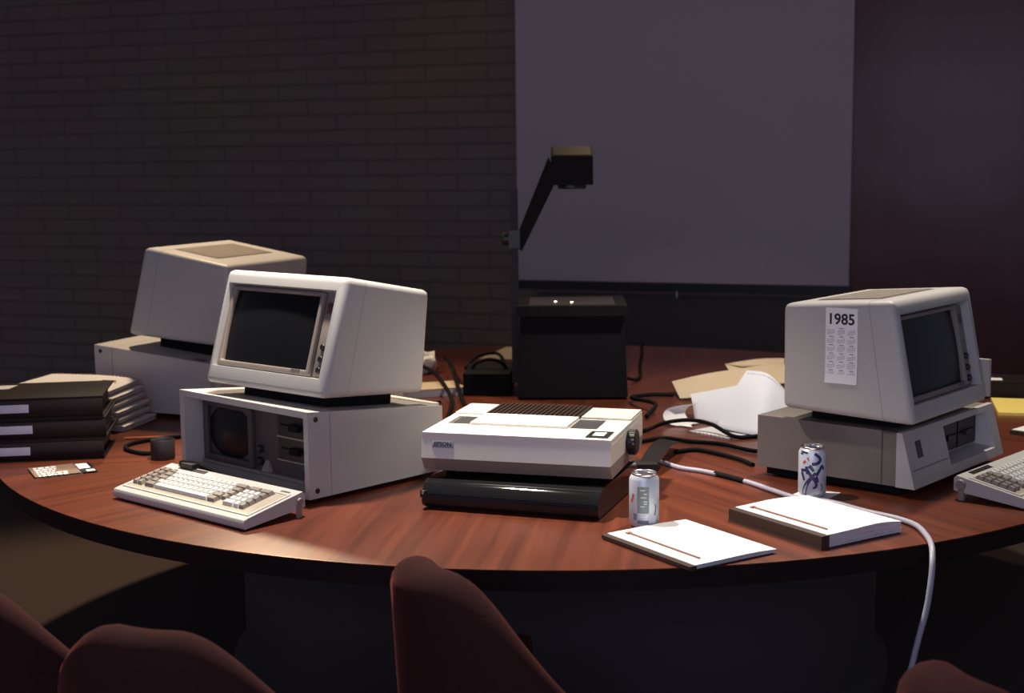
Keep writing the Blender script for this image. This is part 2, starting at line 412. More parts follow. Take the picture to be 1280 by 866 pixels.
# ------------------------------------------------------------------ monitor
def monitor(label, loc, yaw, tilt, D=.345, HB=.270, fd=.022):
    W, H_, LE = .445, .290, .055
    t = thing('monitor', label, 'monitor', loc, yaw, 'beige colour monitors')
    t.rotation_euler = Matrix.Rotation(yaw, 3, 'Z').to_4x4().to_3x3().__matmul__(Matrix.Rotation(tilt, 3, 'X')).to_euler()
    h = W/2
    fu = Vector((0, LE, H_)).normalized(); fn = Vector((0, -H_, LE)).normalized()   # up along the front and out of it
    FL = math.hypot(LE, H_)
    def fp(u, v, d=0): return Vector((u, 0, 0)) + fu*v + fn*d
    b = MB()
    o_ = [fp(-h, 0), fp(h, 0), fp(h, FL), fp(-h, FL)]
    a0, a1, c0, c1 = -h+.019, h-.028, .046, FL-.034
    i_ = [fp(a0, c0), fp(a1, c0), fp(a1, c1), fp(a0, c1)]
    i2 = [fp(a0+.004, c0+.004, -.028), fp(a1-.004, c0+.004, -.028), fp(a1-.004, c1-.004, -.028), fp(a0+.004, c1-.004, -.028)]
    bk_ = [(-h, D, .012), (h, D, .012), (h, D, HB), (-h, D, HB)]
    vo, vi, v2, vb = b.verts(o_), b.verts(i_), b.verts(i2), b.verts(bk_)
    for k in range(4):
        l = (k+1) % 4
        b.face([vo[k], vo[l], vi[l], vi[k]]); b.face([vi[k], vi[l], v2[l], v2[k]]); b.face([vo[l], vo[k], vb[k], vb[l]])
    b.face(v2); b.face(vb[::-1])
    outer = set(vo+vb)
    big = [e for e in b.bm.edges if e.verts[0] in outer and e.verts[1] in outer]
    bmesh.ops.bevel(b.bm, geom=big, offset=.017, segments=5, affect='EDGES', profile=.5)
    # a groove line between front shell and rear shell
    g = b.bm.copy(); y_s = .075
    co = Vector((0, y_s, .0)); no = Vector((0, 1, -LE/H_*.8)).normalized()
    bmesh.ops.bisect_plane(g, geom=g.verts[:]+g.edges[:]+g.faces[:], plane_co=co, plane_no=no, clear_inner=True)
    bmesh.ops.bisect_plane(g, geom=g.verts[:]+g.edges[:]+g.faces[:], plane_co=co+no*.0016, plane_no=no, clear_outer=True)
    bmesh.ops.recalc_face_normals(g, faces=g.faces)
    for v in g.verts: v.co += v.normal*.0004
    b.obj('housing', 'beige', t, smooth=40)
    gb = MB(); gb.bm.free(); gb.bm = g; gb.obj('shell_seam', 'seam', t)
    # screen bezel and glass
    s1 = a1-.052
    MF = basis(fp(0, 0, 0), (1, 0, 0), fu, fn)
    bz = MB().grid_solid([a0+.004, a0+.016, s1-.012, s1], [c0+.004, c0+.018, c1-.015, c1-.005], lambda i, j: not (i == 1 and j == 1), -.027, -.010)
    bz.xf(MF).bevel(.004, 3).obj('screen_bezel', 'taupe', t)
    gx0, gx1, gy0, gy1 = a0+.0155, s1-.0115, c0+.0175, c1-.0145
    P = [[(gx0+(gx1-gx0)*i/14, gy0+(gy1-gy0)*j/12, -.014-.006*((i/7-1)**2+(j/6-1)**2)) for j in range(13)] for i in range(15)]
    MB().sheet(P, .006).xf(MF).obj('screen', 'glass_crt', t, smooth=60)
    MB().box(gx1-.05, gx1-.018, c0+.010, c0+.017, -.0102, -.0094).xf(MF).obj('nameplate', 'taupe_dark', t, smooth=0)
    # controls
    MB().box(s1+.004, a1-.006, c0+.006, c1-.008, -.028, -.020).xf(MF).bevel(.002).obj('control_panel', 'taupe', t)
    MB().box(s1+.012, a1-.014, c1-.055, c1-.028, -.0205, -.0185).xf(MF).bevel(.001).obj('power_badge', 'amber_badge', t)
    for k, zz in enumerate((.096, .067, .040)):
        MB().lathe([(0, 0), (.0085, 0), (.0080, .006), (.0065, .008), (0, .008)], 24, MF @ basis((s1+.026, c0+zz-.018, -.021), (1, 0, 0), (0, 1, 0), (0, 0, 1))).bevel(.001).obj('control_knob', 'black', t)
    # ventilation panel on top
    tn = Vector((0, HB-H_, D-LE)); 
    sl = Vector((0, D-LE, HB-H_)).normalized(); nn = Vector((0, -sl.z, sl.y))
    MT = basis(Vector((0, LE, H_)), (1, 0, 0), sl, nn)
    v = MB().box(-.150, .150, .065, .235, .0002, .0012).xf(MT).obj('vent_panel', 'taupe', t, smooth=0)
    s_ = MB()
    for k in range(26): s_.box(-.145+.0112*k, -.1385+.0112*k, .070, .230, .0010, .0028)
    s_.xf(MT).obj('vent_slats', 'vent_tan', v, smooth=0)
    # foot
    MB().box(-.15, .15, .075, .30, -fd, .020).bevel(.004).obj('foot', 'rubber', t)
    return t

# ------------------------------------------------------------------ keyboard
KEYMESH = {}
def key_mesh(w, h):
    if (w, h) not in KEYMESH:
        b = MB(); a, c = w/2, h/2; q = .0032
        b.hexa([(-a, -c, 0), (a, -c, 0), (a, c, 0), (-a, c, 0), (-a+q, -c+.002, .0085), (a-q, -c+.002, .0085), (a-q, c-.0045, .0095), (-a+q, c-.0045, .0095)])
        b.bevel(.0009, 1)
        bmesh.ops.recalc_face_normals(b.bm, faces=b.bm.faces)
        me = bpy.data.meshes.new('key'); b.bm.to_mesh(me); b.bm.free()
        KEYMESH[(w, h)] = me
    return KEYMESH[(w, h)]
KM = {}
def keyboard(label, loc, yaw):
    W, D = .494, .179
    t = thing('keyboard', label, 'keyboard', loc, yaw, 'beige computer keyboards')
    f0, f1 = .0276, .0576; y0 = .014
    sl = math.atan2(f1-f0, D-.006-y0)
    MB().prism([(.004, .004), (0, .010), (0, .018), (.004, .0245), (y0, f0), (D-.006, f1), (D, f1-.006), (D, .022), (D-.03, .018)], 0, W).bevel(.0035, 3, 30).obj('housing', 'beige', t)
    MT = basis(Vector((0, y0, f0)), (1, 0, 0), (0, math.cos(sl), math.sin(sl)), (0, -math.sin(sl), math.cos(sl)))
    u = .0193
    kx0 = .020; ky1 = .126
    MB().grid_solid([.010, .0165, W-.0165, W-.010], [.008, .0145, ky1+.004, ky1+.009], lambda i, j: not (i == 1 and j == 1), .0001, .0022).xf(MT).obj('key_frame', 'beige_warm', t, smooth=0)
    MB().box(.0165, W-.0165, .0145, ky1+.004, .0001, .0009).xf(MT).obj('key_well', 'keywell', t, smooth=0)
    MB().box(.05, .155, ky1+.017, ky1+.031, .0001, .0010).xf(MT).obj('badge_slot', 'black', t, smooth=0)
    MB().box(W-.055, W-.025, ky1+.016, ky1+.022, .0001, .0008).xf(MT).obj('indicator_strip', 'taupe_dark', t, smooth=0)
    rows = []
    D_, L_ = 'key_dark', 'key_light'
    main = [[(1, D_)]+[(1, L_)]*12+[(2, D_)], [(1.5, D_)]+[(1, L_)]*12+[(1.5, D_)], [(1.75, D_)]+[(1, L_)]*12+[(1.25, D_)],
            [(1.25, D_), (1, L_)]+[(1, L_)]*10+[(1.75, D_), (1, D_)], [(2, D_), (10.5, L_), (1.5, D_)]]
    pad = [[(2, D_), (2, D_)], [(1, L_), (1, L_), (1, L_), (1, D_)], [(1, L_), (1, L_), (1, L_), (1, D_)], [(1, L_), (1, L_), (1, L_), (1, D_)], [(2, L_), (1, L_), (1, D_)]]
    def key(cx, cy, w, c):
        k = (round(w, 2), c)
        if k not in KM:
            me = key_mesh(round(w, 2)*u-.0012, u-.0012).copy(); me.materials.append(M[c]); KM[k] = me
        o = bpy.data.objects.new('key', KM[k]); C.objects.link(o); o.parent = t
        o.matrix_basis = MT @ Matrix.Translation((cx, cy, .0009))
        o['label'] = 'grey brown key' if c == D_ else 'pale key'
    for r in range(5):
        cy = ky1-u*(r+.5)
        for k in range(2): key(kx0+u*(k+.5), cy, 1, D_)
        x = kx0+u*2.45
        for w, c in main[r]: key(x+w*u/2, cy, w, c); x += w*u
        x = kx0+u*17.9 if r < 5 else x
        for w, c in pad[r]: key(x+w*u/2, cy, w, c); x += w*u
    for sx, d, q in ((-.003, 1, 1.), (W+.003, -1, .62)):
        MB().lathe([(0, -.004), (.011*q, -.004), (.0125*q, -.001), (.0125*q, .006), (0, .006)], 24, basis((sx, D-.018, .038), (0, 1, 0), (0, 0, 1), (d, 0, 0))).obj('tilt_knob', 'taupe', t)
        MB().box(sx-.004 if d < 0 else sx+.002, sx+.002-.004*(d < 0)+.006*(d > 0)+.002, D-.026, D-.012, 0, .030).bevel(.002).obj('tilt_foot', 'taupe', t)
    return t

pf = portable('beige portable computer with open dark front behind the keyboard, nearest on the left', (-.4793, 3.2667, T), R(-43.17))
mf = monitor('beige monitor with blank dark screen facing forward on the near left portable computer', (-.615, 3.43, T+.250), R(-40), R(-7), fd=.0265)
pb = portable('beige portable computer seen side-on behind the spiral booklets, under the rear monitor', (-1.3434, 4.5343, T), R(-112.3))
mr = monitor('beige monitor turned away with vented top, at the back left by the brick wall', (-1.1447, 4.757, T+.251), R(-115.6), R(-5.4), .385, .268, .037)
k1 = keyboard('beige keyboard with pale keys lying before the near left computer', (-.9678, 3.3595, T), R(-40.7))
tc_ = MB().tube(spline([(.10, .168, .058), (.09, .190, .052), (.06, .197, .045), (.035, .180, .060), (.05, .172, .066), (.085, .186, .064), (.14, .20, .05), (.20, .205, .04)], 8), .006, 8).obj('cord', 'rubber', k1)
MB().box(.055, .10, .160, .180, .056, .068).bevel(.003).obj('cord_plug', 'black', k1)
yk = R(47); rl = Vector((1.035, 3.268))
k2 = keyboard('beige keyboard cut off by the right edge, in front of the calendar computer', (rl.x+.179*math.sin(yk), rl.y-.179*math.cos(yk), T), yk)

# ------------------------------------------------------------------ right desktop computer
W, D, H_, z0, LE = .525, .4287, .1306, .0251, .0348
t = thing('desktop_computer', 'beige desktop system unit with deep dark drive bay under the calendar monitor', 'computer', (.9396, 3.2557, T), R(48.96))
MB().box(.006, W-.006, .085, D, z0, z0+H_).box(.006, .012, .0495, .09, z0, z0+H_).box(W-.012, W-.006, .0495, .09, z0, z0+H_).box(.006, W-.006, .0495, .09, z0+H_-.006, z0+H_).bevel(.003, 2).obj('cover', 'cover_taupe', t)
b = MB()                                             # front frame with the bay opening; front leans back
def ff(x, v, d=0):                                   # v: 0 bottom .. 1 top ; d inwards
    return (x, LE*v+d, z0+H_*v)
bx0, bx1, bv0, bv1 = .215, .482, .17, .89
xs = [0, bx0, bx1, W]; vs_ = [0, bv0, bv1, 1]
V = [[b.bm.verts.new(ff(x, v)) for v in vs_] for x in xs]
for i in range(3):
    for j in range(3):
        if i == 1 and j == 1: continue
        b.face([V[i][j], V[i+1][j], V[i+1][j+1], V[i][j+1]])
I2 = [b.bm.verts.new((x, .058, z0+H_*v)) for x, v in ((bx0+.006, bv0+.07), (bx1-.012, bv0+.07), (bx1-.012, bv1-.02), (bx0+.006, bv1-.02))]
I1 = [V[1][1], V[2][1], V[2][2], V[1][2]]
for k in range(4): b.face([I1[k], I1[(k+1) % 4], I2[(k+1) % 4], I2[k]])
b.face(I2)
B_ = [b.bm.verts.new((x, .0485, z)) for x, z in ((0, z0), (W, z0), (W, z0+H_), (0, z0+H_))]
b.face([V[0][0], V[0][1], V[0][2], V[0][3], B_[3], B_[0]]); b.face([V[3][0], B_[1], B_[2], V[3][3], V[3][2], V[3][1]])
b.face([V[0][0], B_[0], B_[1], V[3][0], V[2][0], V[1][0]]); b.face([V[0][3], V[1][3], V[2][3], V[3][3], B_[2], B_[3]])
vo = set([V[0][0], V[3][0], V[0][3], V[3][3]]+B_+[V[0][1], V[0][2], V[3][1], V[3][2], V[1][0], V[2][0], V[1][3], V[2][3]])
b.bevel(.004, 3, sel=lambda e: e.verts[0] in vo and e.verts[1] in vo)
b.obj('front_frame', 'beige', t)
for k in range(2):
    x0 = bx0+.018+k*.108
    d = MB().box(x0, x0+.098, .046, .057, z0+H_*.32, z0+H_*.84).bevel(.003).obj('floppy_drive', 'black', t)
    MB().box(x0+.006, x0+.092, .0452, .0465, z0+H_*.58, z0+H_*.62).obj('disk_slot', 'rubber', d, smooth=0)
    MB().box(x0+.034, x0+.062, .038, .046, z0+H_*.52, z0+H_*.62).bevel(.002).obj('drive_lever', 'black', d)
MB().hexa([ff(.052, .50, -.0012), ff(.080, .50, -.0012), ff(.080, .50, .002), ff(.052, .50, .002), ff(.052, .80, -.0012), ff(.080, .80, -.0012), ff(.080, .80, .002), ff(.052, .80, .002)]).obj('front_badge', 'black', t, smooth=0)
MB().hexa([ff(.012, .30, -.001), ff(bx0-.012, .30, -.001), ff(bx0-.012, .30, .002), ff(.012, .30, .002), ff(.012, .325, -.001), ff(bx0-.012, .325, -.001), ff(bx0-.012, .325, .002), ff(.012, .325, .002)]).obj('front_groove', 'taupe', t, smooth=0)
MB().box(bx0+.0065, bx1-.0125, .0555, .0578, z0+H_*.272, z0+H_*.858).obj('bay_back', 'ink', t, smooth=0)
MB().box(.02, W-.02, .045, D-.02, .006, z0+.001).obj('plinth', 'rubber', t)
for sx in (.05, W-.05):
    for sy in (.07, D-.05):
        MB().lathe([(0, 0), (.014, 0), (.012, .008), (0, .008)], 20, Matrix.Translation((sx, sy, 0))).obj('rubber_foot', 'rubber', t)
m3 = monitor('beige monitor with a 1985 calendar on its side, screen turned to the right', (1.0711, 3.4038, T+.180), R(50.06), R(-.5), fd=.019)
o = MB().box(.2235, .235, .0, .05, .010, .105).bevel(.004).obj('side_bracket', 'beige_warm', m3)
o = MB().lathe([(0, 0), (.028, 0), (.026, .02), (0, .02)], 24, basis((-.15, .345, .12), (1, 0, 0), (0, 0, 1), (0, 1, 0))).obj('cable_socket', 'black', m3)

# calendar on the left side of the monitor
bpy.context.view_layer.update()
cal = thing('calendar', 'white card calendar for 1985 stuck on the side of the right monitor', 'calendar')
cal.matrix_world = m3.matrix_world @ basis(Vector((-.2231, .186, .176)), (0, -1, 0), (0, 0, 1), (-1, 0, 0))
CW, CH = .083, .180
P = [[(-CW/2+CW*i/4, -CH/2+CH*j/12, .0012+.0035*max(0, (3-j)/3)**2) for j in range(13)] for i in range(5)]
MB().sheet(P, .0007).obj('calendar_card', 'card_white', cal, smooth=60)
text_mesh('year_heading', '1985', .036, 'ink', cal, Matrix.Translation((-.001, CH/2-.027, .0015)), bold=.0009)
pr_ = MB(); bars = MB()
for c in range(3):
    cx = (c-1)*.0265
    for r in range(6):
        y = CH/2-.048-r*.0202
        if not (r == 0 and c != 1): bars.box(cx-.0055, cx+.006, y-.001, y+.0012, .0014, .0017)
        for l in range(4):
            yy = y-.0042-l*.0034
            if r == 5 and l > 1: break
            for q in range(7):
                if (l == 0 and q < (r*3+c) % 7) or (l == 3 and q > 4): continue
                pr_.box(cx-.0105+q*.003, cx-.0088+q*.003, yy-.0008, yy+.0008, .0014, .00165)
# keep prints on the curled card
for b in (pr_, bars):
    for v in b.bm.verts:
        j = (v.co.y+CH/2)/CH*12; v.co.z += .0035*max(0, (3-j)/3)**2
bars.obj('month_headings', 'ink_grey', cal, smooth=0); pr_.obj('day_numbers', 'ink_grey', cal, smooth=0)

# ------------------------------------------------------------------ printer on a black case
def printer():
    W, D, H_ = .452, .386, .092
    t = thing('printer', 'cream dot-matrix printer with ribbed dark paper tray, on the black case', 'printer', (-.2155, 3.270, T+.080), R(-16))
    MB().prism([(.022, 0), (D-.02, 0), (D, .02), (D, .0322), (0.0, .0322)], 0, W).bevel(.003, 2, 20).obj('lower_body', 'taupe', t)
    # upper body: front and sides
    MB().prism([(0.0, .0325), (D+.0005, .0325), (D-.002, .080), (.008, .080)], -.0005, W+.0005).bevel(.003, 2).obj('upper_body', 'cream', t)
    xs = [.0, .022, .080, .325, .392, W]; ys = [.008, .128, .225, .245, D-.003]
    def keep(i, j):
        if j == 1 and i in (1, 3): return False
        if j == 2 and i == 3: return False
        if j == 3 and i in (2,): return False
        return True
    MB().grid_solid(xs, ys, keep, .078, H_).bevel(.002, 2).obj('top_cover', 'cream', t)
    MB().box(.03, W-.03, .118, .243, .0795, H_-.0025).obj('carriage_well', 'ink', t, smooth=0)
    MB().box(.083, .322, .118, .246, H_, H_+.006).bevel(.003, 3).obj('paper_cover', 'cream', t)
    for sx in (.090, .315):
        for sy in (.150, .195):
            MB().lathe([(0, 0), (.0022, 0), (.0022, .0006), (0, .0006)], 10, Matrix.Translation((sx, sy, H_+.006))).obj('hinge_pin', 'ink', t)
    tr = MB().box(.081, .324, .248, D+.02, H_-.004, H_+.001).bevel(.002).obj('paper_tray', 'ink', t)
    rb = MB()
    for k in range(20): rb.box(.084+.0121*k, .0895+.0121*k, .249, D+.019, H_+.0005, H_+.006)
    rb.obj('tray_ribs', 'rib_brown', tr, smooth=0)
    MB().box(.327, W-.002, .250, D-.004, H_-.001, H_+.005).bevel(.003, 2).obj('rear_lid', 'beige_warm', t)
    MB().box(.003, .080, .250, D-.004, H_-.001, H_+.004).bevel(.003, 2).obj('end_cap', 'cream', t)
    cp = MB().grid_solid([.388, .400, .428, .440], [.028, .042, .082, .100], lambda i, j: not (i == 1 and j == 1), H_-.0005, H_+.0022).obj('control_panel', 'black', t, smooth=0)
    MB().box(.4005, .4275, .0425, .0815, H_, H_+.0030).bevel(.001).obj('control_button', 'paper', cp)
    for (y, z, r_) in ((.200, .052, .030),):
        b = MB().lathe([(0, -.003), (r_*.8, -.003), (r_*.9, 0), (r_, .004), (r_, .018), (r_*.88, .022), (0, .022)], 40, basis((W+.002, y, z), (0, 1, 0), (0, 0, 1), (1, 0, 0)))
        for k in range(20):
            a = 2*PI*k/20; c, s = math.cos(a), math.sin(a)
            b.tube([(W+.004, y+r_*c, z+r_*s), (W+.021, y+r_*c, z+r_*s)], .0016, 6)
        b.obj('platen_knob', 'black', t)
    fn = Vector((0, -.0475, .0085)).normalized(); fu = Vector((0, .0085, .0475)).normalized()
    o_ = Vector((.056, .0022, .070-.024))
    FM = basis(Vector((.052, .0058, .0655)), (1, 0, 0), fu, fn)
    bp = MB().box(-.026, .026, -.0085, .0085, -.001, .0014).xf(FM).bevel(.0008).obj('name_badge', 'ink_grey', t)
    text_mesh('badge_lettering', 'EPSON', .0140, 'ink', bp, FM @ Matrix.Translation((0, .0002, .0024)), bold=.0003)
    for sx in (.05, W-.05):
        for sy in (.07, D-.06):
            MB().lathe([(0, -.0135), (.011, -.0135), (.012, .001), (0, .001)], 18, Matrix.Translation((sx, sy, 0))).obj('rubber_foot', 'rubber', t)
printer()
t = thing('carrying_case', 'glossy black flat case lying under the printer', 'case', (-.2134, 3.2285, T), R(-19.0))
W, D = .4244, .36
prof = [(.012, .004), (.004, .008), (.0, .016), (0, .038), (.003, .0425), (.010, .0505), (.018, .0572), (.026, .0625), (.034, .0655), (.044, .0664), (D-.02, .0664), (D, .05), (D, .01), (D-.01, .004)]
MB().prism(prof, 0, W).bevel(.006, 3, 40).obj('shell', 'black_gloss', t, smooth=50)
MB().prism([(-.0012, .0365), (.004, .0365), (.004, .0383), (-.0012, .0383)], .004, W-.004).obj('lid_seam', 'rubber', t, smooth=0)
MB().box(-.003, .012, -.003, .016, .028, .044).bevel(.003).obj('corner_latch', 'black', t)
MB().lathe([(0, 0), (.0045, 0), (.0045, .003), (.003, .0045), (0, .005)], 16, basis((.005, -.004, .040), (1, 0, 0), (0, .7, .7), (0, -.7, .7))).obj('latch_rivet', 'chrome', t)
for sx in (.05, W-.05):
    for sy in (.05, D-.05):
        MB().lathe([(0, 0), (.012, 0), (.010, .005), (0, .005)], 18, Matrix.Translation((sx, sy, 0))).obj('rubber_foot', 'rubber', t)

# ------------------------------------------------------------------ drink cans
def can(label, loc, rz):
    t = thing('drink_can', label, 'can', loc, rz, 'drink cans')
    MB().lathe([(0, .006), (.020, .004), (.0245, 0), (.027, .002), (.033, .011), (.033, .1065), (.0315, .110), (.0285, .1145), (.0268, .1165)], 48).obj('can_body', 'can', t, smooth=40)
    MB().lathe([(.0268, .1165), (.0276, .1185), (.0276, .1205), (.0265, .1215), (.0248, .1205), (.0245, .1165), (.023, .1155), (0, .1165)], 48).obj('lid', 'metal', t, smooth=40)
    b = MB().slab([(.009*math.cos(a)*1.25, .009*math.sin(a)) for a in [2*PI*k/20 for k in range(20)]], .1168, .1180).bevel(.0004)
    b.obj('pull_tab', 'metal', t)
    return t
def wrap(u, v, r=.0333): a = -PI/2+u/.033; return (r*math.cos(a), r*math.sin(a), v)
def ribbon(b, pts, w, r=.0333):
    P = spline([(p[0], p[1], 0) for p in pts], 8); n = len(P); L = []
    for i, p in enumerate(P):
        d = (P[min(i+1, n-1)]-P[max(i-1, 0)]).normalized(); q = Vector((-d.y, d.x))
        ww = w[0]+(w[1]-w[0])*i/(n-1)
        L.append((b.bm.verts.new(wrap(p.x+q.x*ww/2, p.y+q.y*ww/2, r)), b.bm.verts.new(wrap(p.x-q.x*ww/2, p.y-q.y*ww/2, r))))
    for A, B in zip(L, L[1:]): b.face([A[0], A[1], B[1], B[0]])
def patch(b, u0, u1, v0, v1, r=.0333):
    n = 10; A = [(b.bm.verts.new(wrap(u0+(u1-u0)*i/n, v0, r)), b.bm.verts.new(wrap(u0+(u1-u0)*i/n, v1, r))) for i in range(n+1)]
    for p, q in zip(A, A[1:]): b.face([p[0], q[0], q[1], p[1]])
def px(x, y): return ((x-307)*.00021, (690-y)*.000213)
c2 = can('silver drink can with dark blue brush lettering, standing by the right computer', (.711, 3.311, T+.0012), R(-12))
b = MB()
for pts, w in (([(212, 650), (222, 590), (250, 520), (298, 452), (345, 395)], (.0095, .005)), ([(250, 370), (300, 440), (345, 500), (352, 550), (318, 572)], (.0062, .004)),
               ([(168, 385), (205, 372), (240, 378)], (.006, .004)), ([(180, 400), (198, 440), (215, 490)], (.006, .004)), ([(240, 330), (244, 370), (252, 415)], (.006, .0045)),
               ([(330, 180), (385, 225), (395, 258), (360, 292), (300, 300)], (.005, .006)), ([(270, 318), (300, 350), (322, 380)], (.007, .005)),
               ([(350, 430), (395, 360), (420, 325), (445, 362)], (.0055, .005)), ([(345, 440), (362, 470), (372, 505)], (.006, .004)), ([(165, 165), (205, 170), (255, 176)], (.003, .003)), ([(155, 188), (180, 192), (196, 196)], (.003, .003))):
    ribbon(b, [px(*p) for p in pts], (w[0]*1.35, w[1]*1.35))
b.obj('blue_lettering', 'navy', c2, smooth=60)
b = MB(); ribbon(b, [px(*p) for p in ((200, 300), (215, 278), (232, 268))], (.006, .005)); ribbon(b, [px(*p) for p in ((252, 225), (258, 245), (268, 262))], (.004, .003))
b.obj('red_lettering', 'red_ink', c2, smooth=60)
b = MB(); patch(b, *px(320, 660)[:1], px(410, 660)[0], px(0, 655)[1], px(0, 645)[1]); ribbon(b, [px(*p) for p in ((410, 520), (430, 570), (415, 600))], (.004, .004)); b.obj('side_print', 'blue_ink', c2, smooth=60)
c1 = can('silver drink can with grey-green side panel, beside the printer', (.287, 3.055, T), R(-8))
b = MB(); patch(b, -.014, .0125, .036, .095); b.obj('side_panel', 'can_panel', c1, smooth=60)
b = MB()
for k, (u0, u1, v) in enumerate(((-.008, .004, .086), (.0, .008, .078), (-.006, .006, .070), (.0, .0085, .061), (.001, .008, .056), (-.007, .003, .050), (-.01, .009, .033), (-.009, .008, .026))): patch(b, u0, u1, v, v+.0022, .03345)
b.obj('white_print', 'paper', c1, smooth=60)
b = MB(); ribbon(b, [(-.031, .058), (-.027, .066), (-.024, .078)], (.007, .005)); b.obj('red_print', 'red_ink', c1, smooth=60)
b = MB(); patch(b, -.024, -.015, .020, .034); patch(b, -.013, .012, .012, .020); ribbon(b, [(.027, .030), (.030, .045), (.028, .055)], (.005, .003)); b.obj('blue_print', 'blue_ink', c1, smooth=60)
tag(MB().slab([(-.066, -.02), (.01, -.062), (.072, .022), (-.008, .062)], 0, .0011).obj('paper_coaster', 'paper', loc=(.715, 3.318, T), smooth=0), 'small white paper square lying under the lettered can', 'paper')

# ------------------------------------------------------------------ reports in the foreground
def report(label, loc, rz, L, Wd, h, wavy, strip):
    # local x along the spine, y away from the spine, z up
    t = thing('report', label, 'report', loc, rz, 'white reports in brown covers')
    MB().box(0, L, -.012, Wd-.006, 0, .0022).bevel(.0008, 1).obj('back_cover', 'brown_cover', t)
    MB().box(0, L, -strip, .012 if h > .02 else .002, .0022, h).bevel(.003, 2).obj('spine', 'brown_cover', t)
    P = []
    def zz(x, y): return h + wavy*(.55*math.sin(y/Wd*PI*1.25+.2)-.25*math.sin((y/Wd)*2*PI)*(x/L))*(y/Wd)
    n = 14
    b = MB(); ks = 6
    y0 = .0125 if h > .02 else .0025
    for k in range(ks):
        z1 = .0024+(h-.0024)*(k+1)/ks; z0_ = .0024+(h-.0024)*k/ks+.0002
        ox, oy = random.uniform(-.0015, .0015), random.uniform(-.002, .002)
        A = [[(.002+(L-.004)*i/8+ox, y0+(Wd-y0)*j/n+oy*(j/n), z1+(zz(L*i/8, Wd*j/n)-h)*(k+1)/ks) for j in range(n+1)] for i in range(9)]
        b.sheet(A, z1-z0_)
    b.obj('pages', 'paper_edge', t, smooth=40)
    A = [[(.001+(L-.002)*i/8, y0-.004+(Wd-y0+.006)*j/n, zz(L*i/8, Wd*j/n)+.0012+(.004 if False else 0)) for j in range(n+1)] for i in range(9)]
    MB().sheet(A, .0011).obj('front_sheet', 'paper', t, smooth=40)
    fy = .034
    MB().tube([(L*.10, fy, zz(0, fy)+.003), (L*.90, fy, zz(L, fy)+.003)], .0022, 8).obj('fastener_bar', 'brown_bar', t)
    MB().box(L*.09, L*.12, fy-.006, fy+.006, zz(0, fy)+.001, zz(0, fy)+.0045).bevel(.001).obj('fastener_clasp', 'brown_bar', t)
    return t
report('thin white report in a brown cover, at the table edge before the can', (.200, 2.957, T), R(-57.5), .292, .212, .010, .004, .016)
report('thick white report in a dark brown binder with wavy pages', (.487, 3.092, T), R(-57.5), .287, .226, .029, .010, .010)
report('white report partly cut off at the right edge, beside the yellow pad', (1.440, 4.035, T), R(-48), .26, .20, .012, .002, .012)
t = tag(MB().slab([(1.500, 4.325), (1.76, 4.26), (1.80, 4.53), (1.566, 4.59)], T, T+.009).bevel(.001, 1).obj('writing_pad', 'yellow', smooth=0), 'yellow writing pad behind the right computer', 'pad')
t = thing('ring_folder', 'black folder lying behind the yellow pad at the far right', 'folder', (1.46, 4.64, T), R(-12))
MB().box(0, .26, 0, .19, 0, .0035).box(0, .26, 0, .19, .0515, .055).box(0, .26, 0, .004, .001, .054).bevel(.001, 1).obj('cover', 'binder', t)
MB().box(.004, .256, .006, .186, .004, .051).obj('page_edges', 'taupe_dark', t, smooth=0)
MB().box(.11, .16, .05, .10, .0551, .0556).obj('cover_label', 'paper', t, smooth=0)

# ------------------------------------------------------------------ black binders on the left
bl_names = ['black binder with pale spine label, topmost of the left stack', 'black binder with pale spine label, middle of the left stack', 'black binder with pale spine label, bottom of the left stack']
for k in range(3):
    z = T+.0585*(2-k); jx = (0, .006, -.002)[k]
    t = thing('ring_binder', bl_names[k], 'binder', (-1.118+jx, 3.822+(0, .004, 0)[k], z), R(9), 'black binders stacked on the left')
    L, D, h = .335, .275, .058
    MB().box(-L, 0, 0, D, h-.004, h).bevel(.0015, 2).obj('top_cover', 'binder', t)
    MB().box(-L, 0, 0, D, 0, .004).bevel(.0015, 2).obj('bottom_cover', 'binder', t)
    MB().prism([(0.002, .0042), (-.003, .012), (-.004, h/2), (-.003, h-.012), (.002, h-.0042), (.006, h-.0042), (.006, .0042)], -L, 0).obj('spine', 'binder', t)
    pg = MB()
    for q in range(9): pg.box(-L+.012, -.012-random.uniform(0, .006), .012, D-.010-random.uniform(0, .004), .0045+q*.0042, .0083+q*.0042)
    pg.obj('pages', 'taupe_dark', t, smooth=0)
    MB().prism([(-.0045, .019), (-.0052, h/2), (-.0045, h-.017), (-.0038, h-.017), (-.0042, h/2), (-.0038, .019)], -L+.012, -L+.142).obj('spine_label', 'binder_label', t)
    if k == 0:
        MB().slab([(-L+.01, .17), (-L+.06, .17), (-L+.075, .235), (-L+.01, .235)], h, h+.0008).obj('cover_label', 'paper', t, smooth=0)

